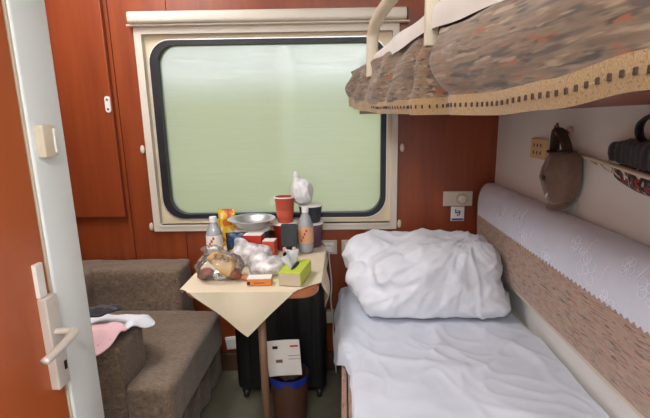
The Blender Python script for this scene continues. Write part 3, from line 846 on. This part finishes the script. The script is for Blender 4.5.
o = obj('snack_packet', packet('', '', (-.575, 2.165, T+.004), .085, .185, .04, None, .05), 'yellow_snack', None, 180)
tag(o, 'yellow and orange snack packet standing behind the steel bowl', 'packet')
o = obj('snack_packet', packet('', '', (-.487, 1.985, T+.003), .1, .115, .04, None, .15, .15), 'blue_snack', None, 180)
tag(o, 'dark blue printed snack packet beside the clear water bottle', 'packet')

def carton(name, label, loc, w, d, h, mat, top, rz=0, cat='box'):
    t = thing(name, label, cat, loc)
    obj('body', place(box(-w/2, w/2, -d/2, d/2, 0, h, .0012, 1), loc, rz), mat, t)
    obj('top_flap', place(box(-w/2+.001, w/2-.001, -d/2+.001, d/2-.001, h+.0002, h+.0016), loc, rz), top, t)
    return t
carton('medicine_box', 'small red box with white top in front of the steel bowl', (-.405, 1.95, T), .082, .06, .112, 'red_box', 'card_white', -.12)
carton('medicine_box', 'low pale red box with white top beside the phone stand', (-.333, 1.935, T), .056, .055, .088, 'red_light', 'card_white', -.1)
cg = carton('cigarette_box', 'flat orange box with white top near the table front', (-.323, 1.622, T), .092, .05, .026, 'orange_card', 'card_white', .04, 'box')
obj('print', place(box(-.045, -.034, -.0258, -.025, .004, .017), (-.323, 1.622, T), .04), 'ink_black', cg)
obj('print', place(box(-.02, .02, -.0256, -.025, .009, .013), (-.323, 1.622, T), .04), 'ink_red', cg)

# phone on its stand
ph = thing('phone_stand', 'black phone stand with two rose rubber pads', 'stand', (-.252, 1.985, T))
obj('base', lathe([(0, 0), (.034, 0), (.034, .005), (.028, .008), (0, .008)], 28, (-.252, 2.0, T)), 'black_plastic', ph, 40)
obj('stem', tube([(-.252, 2.012, T+.006), (-.252, 2.012, T+.06)], .006, 10), 'black_plastic', ph, 40)
obj('cradle', place(box(-.034, .034, .0, .006, 0, .05, .002), (-.252, 2.0, T+.03), 0, -.2), 'black_plastic', ph)
for x in (-.022, .022): obj('pad', box(-.252+x-.008, -.252+x+.008, 1.974, 2.001, T+.022, T+.04, .003, 2), 'rose', ph, 40)
ps = thing('phone', 'black smartphone propped upright on the stand', 'phone', (-.252, 1.99, T+.04))
b = prism(rrect(-.038, .038, 0, .105, .008, 4), -.004, .004); obj('body', place(b, (-.252, 1.988, T+.0415), 0, -.2), 'black_plastic', ps, 40)
b = prism(rrect(-.035, .035, .004, .101, .006, 4), -.0046, -.0042); obj('screen', place(b, (-.252, 1.988, T+.0415), 0, -.2), 'phone', ps, 40)

# tissue box
tw, tl, th = .086, .17, .052
ti = thing('tissue_box', 'lime green tissue box with a tissue pulled out, at the table front', 'tissue box', (-.195, 1.67, T))
RZT = -.17
TL = (-.192, 1.675, T)
bm = bmesh.new(); add_box(bm, -tw/2, tw/2, -tl/2+.001, tl/2, 0, th, .0015, 1); obj('carton', place(bm, TL, RZT), 'lime', ti)
obj('end_panel', place(box(-tw/2+.0015, tw/2-.0015, -tl/2, -tl/2+.0015, .001, th-.006), TL, RZT), 'beige_card', ti)
obj('slot', place(prism([(.009*math.cos(a), .052*math.sin(a)) for a in [2*PI*k/20 for k in range(20)]], th+.0003, th+.0012, 'Z'), TL, RZT), 'ink_black', ti)
def tis(u, v):
    a = (u-.5)*.10; h = .062*v
    return Vector((-.006-.022*v+.3*a*v+.013*math.sin(u*9)*v, a*(1+.35*v)+.01, th+.001+h*(1-.55*abs(u-.45))+.008*N(u*5, v*4, 2)))
obj('tissue', place(grid(20, 14, tis, .0006), TL, RZT), 'tissue', ti, 180)

# bag of bread
bm = bmesh.new(); ell(bm, (-.49, 1.685, T+.052), (.088, .07, .05), 2.4, 40, 24); ell(bm, (-.545, 1.70, T+.045), (.045, .05, .042), 2.2)
ell(bm, (-.525, 1.71, T+.105), (.05, .02, .022), 2)
b = fuse(bm, .006, 3, lambda p, n: .010*ridge((p.x*20, p.y*20, p.z*16), (1, 1, 1), 6)+.004*N(p.x*60, p.y*60, p.z*60)-.004)
for v in b.verts: v.co.z = max(v.co.z, T+.0008)
o = obj('bread_bag', b, 'clear_bag', None, 180); tag(o, 'crumpled clear plastic bag holding a wedge of bread', 'plastic bag')
sw_ = thing('bread_wedge', 'golden bread wedge with black marks inside the clear bag', 'bread', (-.475, 1.66, T+.01))
tri = [(-.055, 0), (.045, -.004), (.035, .06), (-.035, .088), (-.06, .07)]
b = prism([(-.066, .075), (-.03, .104), (.056, .072), (.032, 0), (.004, .002)], -.022, .022)
bmesh.ops.bevel(b, geom=b.edges[:], offset=.005, segments=2, affect='EDGES')
obj('bread', place(b, (-.475, 1.668, T+.010), .1, -.35), 'bread', sw_, 40)
tm = text_bm('S.み5', .03, .0003)
bmesh.ops.rotate(tm, verts=tm.verts, cent=(0, 0, 0), matrix=Matrix.Rotation(PI/2, 3, 'X')); bmesh.ops.rotate(tm, verts=tm.verts, cent=(0, 0, 0), matrix=Matrix.Rotation(.28, 3, 'Y'))
bmesh.ops.translate(tm, verts=tm.verts, vec=(-.002, -.0232, .072))
obj('print', place(tm, (-.475, 1.668, T+.010), .1, -.35), 'ink_black', sw_)
for i, (x, y, r) in enumerate(((-.545, 1.69, .024), (-.555, 1.665, .018), (-.425, 1.665, .02), (-.44, 1.695, .022))):
    bm = bmesh.new(); ell(bm, (x, y, T+.004+r*.8), (r*1.2, r, r*.8), 2, 18, 12)
    for v in bm.verts: v.co += Vector((N(v.co.x*60, v.co.y*60, v.co.z*60), N(v.co.y*60, 4, v.co.x*60), 0))*.004
    o = obj('snack_sausage', bm, 'meat', None, 180)
    tag(o, ['reddish-brown snack lump inside the clear bag, largest of those by the armchair side', 'small reddish-brown snack lump at the armchair end of the clear bag', 'reddish-brown snack lump under the tip of the bread wedge', 'reddish-brown snack lump behind the bread wedge in the clear bag'][i], 'snack', 'snack pieces in the bread bag')
# loose clear bags in the middle of the table
def bag(label, parts, mat, vox=.007, amp=.011):
    bm = bmesh.new()
    for c, r in parts: ell(bm, c, r, 2.3, 36, 20)
    b = fuse(bm, vox, 3, lambda p, n: amp*ridge((p.x*17+p.z*9, p.y*20, p.z*18), (1, 1, 1), 8)+.004*N(p.x*55, p.y*55, p.z*55)-amp*.4)
    for v in b.verts: v.co.z = max(v.co.z, T+.0008)
    o = obj('plastic_bag', b, mat, None, 180); return tag(o, label, 'plastic bag')
bag('crumpled milky plastic bag with orange scraps in the middle of the table', [((-.318, 1.735, T+.028), (.07, .055, .03)), ((-.352, 1.765, T+.04), (.04, .04, .04)), ((-.29, 1.765, T+.03), (.045, .04, .03))], 'milky_bag')
bag('taller crumpled clear bag in front of the red boxes', [((-.40, 1.86, T+.045), (.085, .045, .045)), ((-.45, 1.875, T+.06), (.035, .035, .055))], 'milky_bag')
bm = bmesh.new(); ell(bm, (-.385, 1.665, T+.010), (.022, .014, .010), 2, 18, 12)
for v in bm.verts: v.co += v.normal*0 + Vector((0, 0, .004*N(v.co.x*90, v.co.y*90, 1)))
o = obj('food_scrap', bm, 'orange_peel', None, 180); tag(o, 'orange food scrap beside the flat orange box', 'food scrap')
bm = bmesh.new(); ell(bm, (-.395, 1.855, T+.05), (.03, .02, .014), 2, 18, 12)
o = obj('snack_piece', bm, 'orange_peel', None, 180); tag(o, 'orange snack piece inside the taller clear bag', 'snack')
o = obj('paper_wrapper', place(grid(12, 10, lambda u, v: Vector(((u-.5)*.06, (v-.5)*.05, .004+.006*ridge((u*3, v*3, 0), (1, 1, 1), 2))), .0008), (-.27, 1.86, T+.001), .5), 'card_white', None, 180)
tag(o, 'small creased white wrapper in front of the phone stand', 'wrapper')

# ================================================================== under the table
sc_ = thing('suitcase', 'black wheeled suitcase standing in the dark under the table', 'suitcase', (-.31, 2.03, 0))
obj('shell', box(-.525, -.095, 1.945, 2.17, .055, .58, .03, 4), 'suitcase', sc_, 40)
for k in range(5): obj('rib', box(-.48+.08*k, -.455+.08*k, 1.939, 1.946, .1, .53, .003, 2), 'suitcase', sc_)
obj('handle', tube([(-.36, 2.03, .57), (-.36, 2.03, .60), (-.26, 2.03, .60), (-.26, 2.03, .57)], .008, 10), 'black_plastic', sc_, 60)
for x in (-.49, -.13):
    for y in (1.985, 2.13):
        w = obj('wheel', lathe([(0, -.012), (.022, -.012), (.026, -.006), (.026, .006), (.022, .012), (0, .012)], 20, (x, y, .0265), 'X'), 'black_plastic', sc_, 40)
        obj('fork', box(x-.018, x+.018, y-.014, y+.014, .035, .058, .003, 2), 'black_plastic', w)
bn = thing('waste_bin', 'brown round waste bin with a blue liner under the table', 'bin', (-.25, 1.79, 0))
obj('body', lathe([(0, 0), (.068, 0), (.072, .004), (.084, .25), (.081, .25), (.069, .008), (0, .008)], 32, (-.25, 1.79, 0)), 'heater', bn, 40)
def liner(u, v):
    a = 2*PI*u; r = .0865+.004*math.sin(a*9)*v
    return Vector((-.25+r*math.cos(a), 1.79+r*math.sin(a), .254-.03*v*(1+.35*math.sin(a*5))))
obj('liner', grid(60, 4, liner), 'blue_bag', bn, 180)
fl = thing('paper_leaflet', 'white printed leaflet sticking up out of the waste bin', 'leaflet', (-.258, 1.755, .26))
obj('sheet', place(grid(12, 8, lambda u, v: Vector(((u-.5)*.142, .006*math.sin(u*3), v*.16)), .0008), (-.258, 1.74, .262), 0, -.08, -.06), 'card_white', fl)
for (u, v, w, h, c) in ((-.045, .125, .022, .012, 'ink_black'), (.03, .13, .034, .007, 'ink_red'), (-.035, .062, .028, .014, 'legwood'), (.02, .09, .05, .003, 'beige_card'), (.02, .075, .05, .003, 'beige_card')):
    obj('print', place(box(u, u+w, -.003, -.0022, v, v+h), (-.258, 1.74, .262), 0, -.08, -.06), c, fl)
bm = bmesh.new(); ell(bm, (-.25, 1.80, .262), (.062, .05, .055), 2, 24, 16)
for v in bm.verts: v.co += Vector((N(v.co.x*40, v.co.y*40, v.co.z*40),)*3)*.006
o = obj('crumpled_bag', bm, 'clear_bag', None, 180); tag(o, 'crumpled clear plastic wrapper stuffed in the waste bin', 'wrapper')

# ================================================================== wall fittings
tagbox = thing('floor_socket', 'white socket flap low on the wall between armchair and suitcase', 'socket', (-.61, YW-.008, .12))
obj('plate', place(box(-.036, .036, -.012, 0, -.036, .036, .003, 2), (-.612, YW-.0085, .16), 0, 0, -.12), 'card_white', tagbox)
obj('flap', place(box(-.026, .026, -.016, -.012, -.026, .026, .002, 1), (-.612, YW-.0085, .16), 0, 0, -.12), 'white', tagbox)
cb = thing('junction_box', 'small beige junction box low on the wall beside the berth', 'junction box', (-.097, YW-.008, .29))
obj('housing', box(-.142, -.055, YW-.05, YW-.0085, .285, .35, .004, 2), 'grey_plate', cb)
obj('lid', box(-.136, -.061, YW-.053, YW-.05, .291, .344, .002, 1), 'cream', cb)
def outlet(label, x, w):
    t = thing('wall_outlet', label, 'outlet', (x, YW-.008, .66))
    p = obj('plate', box(x-w/2, x+w/2, YW-.018, YW-.0085, .656, .731, .003, 2), 'grey_plate', t)
    obj('socket_face', box(x-.026, x+.026, YW-.0205, YW-.018, .668, .72, .002, 1), 'white', t)
    for dx in (-.008, .008): obj('slot', box(x+dx-.0018, x+dx+.0018, YW-.0212, YW-.0204, .688, .702), 'ink_black', t)
outlet('beige wall outlet with the white charger plugged in', -.081, .088)
outlet('beige wall outlet with nothing plugged in, beside the quilt', .03, .088)
chg = thing('phone_charger', 'white charger plug with a thin white cable hanging down the wall', 'charger', (-.079, YW-.03, .69))
obj('plug', box(-.097, -.061, YW-.056, YW-.0208, .679, .708, .005, 2), 'white', chg, 40)
obj('cable', tube([(-.079, YW-.045, .682), (-.078, YW-.046, .64), (-.072, YW-.05, .58), (-.066, YW-.058, .50), (-.075, YW-.07, .42), (-.06, YW-.085, .33), (-.063, YW-.09, .22), (-.055, YW-.09, .10), (-.05, YW-.08, .012)], .0035, 8, 2), 'white', chg, 180)
ctl = thing('speaker_control', 'beige wall control plate with a round knob above the quilt', 'control panel', (.57, YW-.008, .9))
obj('plate', box(.499, .645, YW-.018, YW-.0085, .902, .977, .003, 2), 'grey_plate', ctl)
kn = obj('knob', lathe([(0, 0), (.024, 0), (.023, .014), (.019, .018), (0, .018)], 28, (.592, YW-.018, .94), 'Y'), 'grey_plate', ctl, 40)
for v in kn.data.vertices: pass
kr = obj('knob_ring', lathe([(.026, 0), (.030, 0), (.030, .003), (.026, .003)], 28, (.592, YW-.018, .94), 'Y'), 'beige_card', ctl, 40)
cd = thing('notice_card', 'small white card with blue print below the control plate', 'card', (.575, YW-.008, .82))
obj('card', box(.541, .609, YW-.012, YW-.0085, .824, .899, .002, 1), 'card_white', cd)
for (x0, x1, z0, z1) in ((.562, .588, .864, .870), (.562, .568, .864, .886), (.572, .588, .874, .878), (.582, .588, .855, .878), (.572, .580, .850, .858), (.546, .604, .828, .838)):
    obj('print', box(x0, x1, YW-.0126, YW-.012, z0, z1), 'ink_blue', cd)
# right wall
ys = thing('yellowed_outlet', 'yellowed wall outlet behind the hanging cap', 'outlet', (XR, 1.745, 1.18))
obj('plate', box(XR-.014, XR-.0005, 1.682, 1.808, 1.176, 1.252, .003, 2), 'yellow_plate', ys)
for y in (1.715, 1.745, 1.775):
    for z in (1.20, 1.228): obj('slot', box(XR-.0148, XR-.0138, y-.004, y+.004, z-.006, z+.006), 'ink_black', ys)
hk = thing('coat_hook', 'small worn metal hook on the side wall holding the cap', 'hook', (XR, 1.53, 1.28))
obj('plate', lathe([(0, 0), (.02, 0), (.019, .006), (0, .008)], 20, (XR-.008, 1.525, 1.282), 'X'), 'rose', hk, 40)
obj('prong', tube([(XR-.008, 1.525, 1.28), (XR-.04, 1.525, 1.272), (XR-.052, 1.525, 1.285), (XR-.053, 1.526, 1.305)], .005, 8, 2), 'legwood', hk, 60)
obj('prong', tube([(XR-.008, 1.535, 1.285), (XR-.03, 1.552, 1.29), (XR-.034, 1.558, 1.312)], .0045, 8, 2), 'legwood', hk, 60)

# cap hung by its strap, crown towards the room
cpz = thing('baseball_cap', 'taupe baseball cap hanging by its strap from the wall hook', 'cap', (.70, 1.48, 1.05))
CY, CZ = 1.485, 1.15
def crown(u, v):
    a = 2*PI*u; k = v*PI/2*.99
    ry, rz_ = .082, .098
    # opening notch at the back of the cap, which points up
    z = math.sin(a); y = math.cos(a)
    rim = 1
    notch = math.exp(-((a-PI/2)/.5)**2)
    kk = .0+ (k if v > 0 else 0)
    rr = math.cos(k)*(1-.30*notch*(1-v)**2)
    bulge = .078*math.sin(k)**.62
    x = XR-.016-bulge*(1+.05*math.cos(3*a))
    zz = CZ+rz_*rr*z*(1.08 if z < 0 else 1) - .012*math.sin(k)
    p = Vector((x, CY+ry*rr*y, zz))
    p += Vector((-.004*N(a*1.5, v*4, 2), .004*N(p.z*20, v*3, 5), .003*N(p.y*25, v*4, 1)))
    return p
bm = grid(48, 20, crown); bmesh.ops.remove_doubles(bm, verts=bm.verts, dist=.0008)
obj('crown', bm, 'cap', cpz, 180)
obj('button', lathe([(0, -.003), (.009, -.002), (.008, .003), (0, .005)], 16, (XR-.096, CY, CZ-.012), 'X'), 'cap_dark', cpz, 60)
def visor(u, v):
    a = (u-.5)*2
    w = .066*(1-.12*v)
    return Vector((XR-.058+.03*a*a-.004*v-.012*v, CY+w*a, CZ-.088-.03*v*(1-.35*a*a)))
obj('visor', grid(20, 10, visor, .003), 'cap', cpz, 180)
strap = [(XR-.045, CY-.045, CZ+.07), (XR-.05, CY-.028, CZ+.11), (XR-.048, CY-.002+.02, CZ+.142), (XR-.047, CY+.04, CZ+.145), (XR-.045, CY+.052, CZ+.11), (XR-.04, CY+.062, CZ+.06)]
obj('strap', tube(strap, .017, 10, 2, ry=.005), 'cap_dark', cpz, 60)
obj('side_strap', tube([(XR-.045, CY+.06, CZ+.07), (XR-.06, CY+.03, CZ+.07), (XR-.065, CY, CZ+.068), (XR-.06, CY-.03, CZ+.07), (XR-.05, CY-.055, CZ+.075)], .02, 10, 2, ry=.005), 'cap_dark', cpz, 60)
for k in range(4):
    p = crown(.655+.017*k, .62)
    obj('emblem_mark', place(box(-.0012, .0012, -.0022, .0022, -.0055+.001*(k % 2), .0055), (p.x-.004, p.y-.004, p.z-.003), -.6, .25), 'ink_white', cpz)

# net rack on the right wall with a knitted bag in it
nr = thing('net_rack', 'wall-mounted net rack with cream rod and crossed strings beside the cap', 'rack', (.70, 1.1, 1.17))
RP = [Vector((XR-.001, 1.455, 1.212)), Vector((.70, 1.21, 1.2105)), Vector((.64, .955, 1.205)), Vector((.60, .70, 1.20)), Vector((.66, .52, 1.2)), Vector((XR-.001, .45, 1.2))]
obj('rod', tube(RP, .0055, 10, 1), 'cream', nr, 180)
obj('bracket', lathe([(0, 0), (.014, 0), (.013, .005), (0, .006)], 16, (XR-.006, 1.455, 1.212), 'X'), 'cream', nr, 40)
def rod_at(t):
    n = len(RP)-1; k = min(n-1, int(t*n)); f = t*n-k; return RP[k].lerp(RP[k+1], f)
def net_pt(t, s):
    a = rod_at(t); w = Vector((XR-.002, a.y, 1.212)); d = min(1, (XR-a.x)/.09)
    p = a.lerp(w, s); p.z -= .052*d*math.sin(PI*min(1, s*.5+.5*s))*1.0 if s < 1 else 0
    return p
for k in range(14):
    for sg in (1, -1):
        pts = []
        for j in range(9):
            s = j/8; t = (k+.5)/14+sg*.09*(s-.5)
            pts.append(net_pt(min(.995, max(.005, t)), s))
        obj('string', tube(pts, .0024, 5), 'cream', nr, 180)
kb = thing('knitted_bag', 'dark ribbed knitted bag with red tweed bottom lying in the net rack', 'bag', (.69, 1.05, 1.18))
def rodx(y):
    return itp([(.45, XR), (.52, .66), (.70, .60), (.955, .64), (1.21, .70), (1.455, .7525)], y)
def fit(bm, cx, r):
    for v in bm.verts:
        lo = rodx(v.co.y)+.011; hi = XR-.004; f = (v.co.x-cx)/r
        v.co.x = (lo+hi)/2+f*max(.004, (hi-lo)/2)
    bm.normal_update(); return bm
bm = bmesh.new(); ell(bm, (.70, 1.0, 1.240), (.04, .26, .034), 3.6, 72, 28)
b = fuse(fit(bm, .70, .04), .005, 2, lambda p, n: .0025*math.sin(p.y*170)*max(0, -n.x)+.003*N(p.x*20, p.y*20, p.z*20)); obj('body', b, 'bag_weave', kb, 180)
bm = bmesh.new(); ell(bm, (.70, .985, 1.188), (.04, .235, .034), 2.8, 60, 20); obj('bottom', fit(bm, .70, .04), 'tweed', kb, 180)
obj('strap', tube([(.70, 1.06, 1.265), (.695, 1.085, 1.285), (.69, 1.08, 1.315), (.69, 1.04, 1.335), (.69, .96, 1.335), (.69, .9, 1.30), (.69, .88, 1.27)], .013, 10, 2, ry=.005), 'black_plastic', kb, 60)
obj('zip', tube([(.735, 1.18, 1.273), (.71, 1.1, 1.275), (.69, .9, 1.275), (.68, .78, 1.273)], .003, 6, 1), 'legwood', kb, 60)
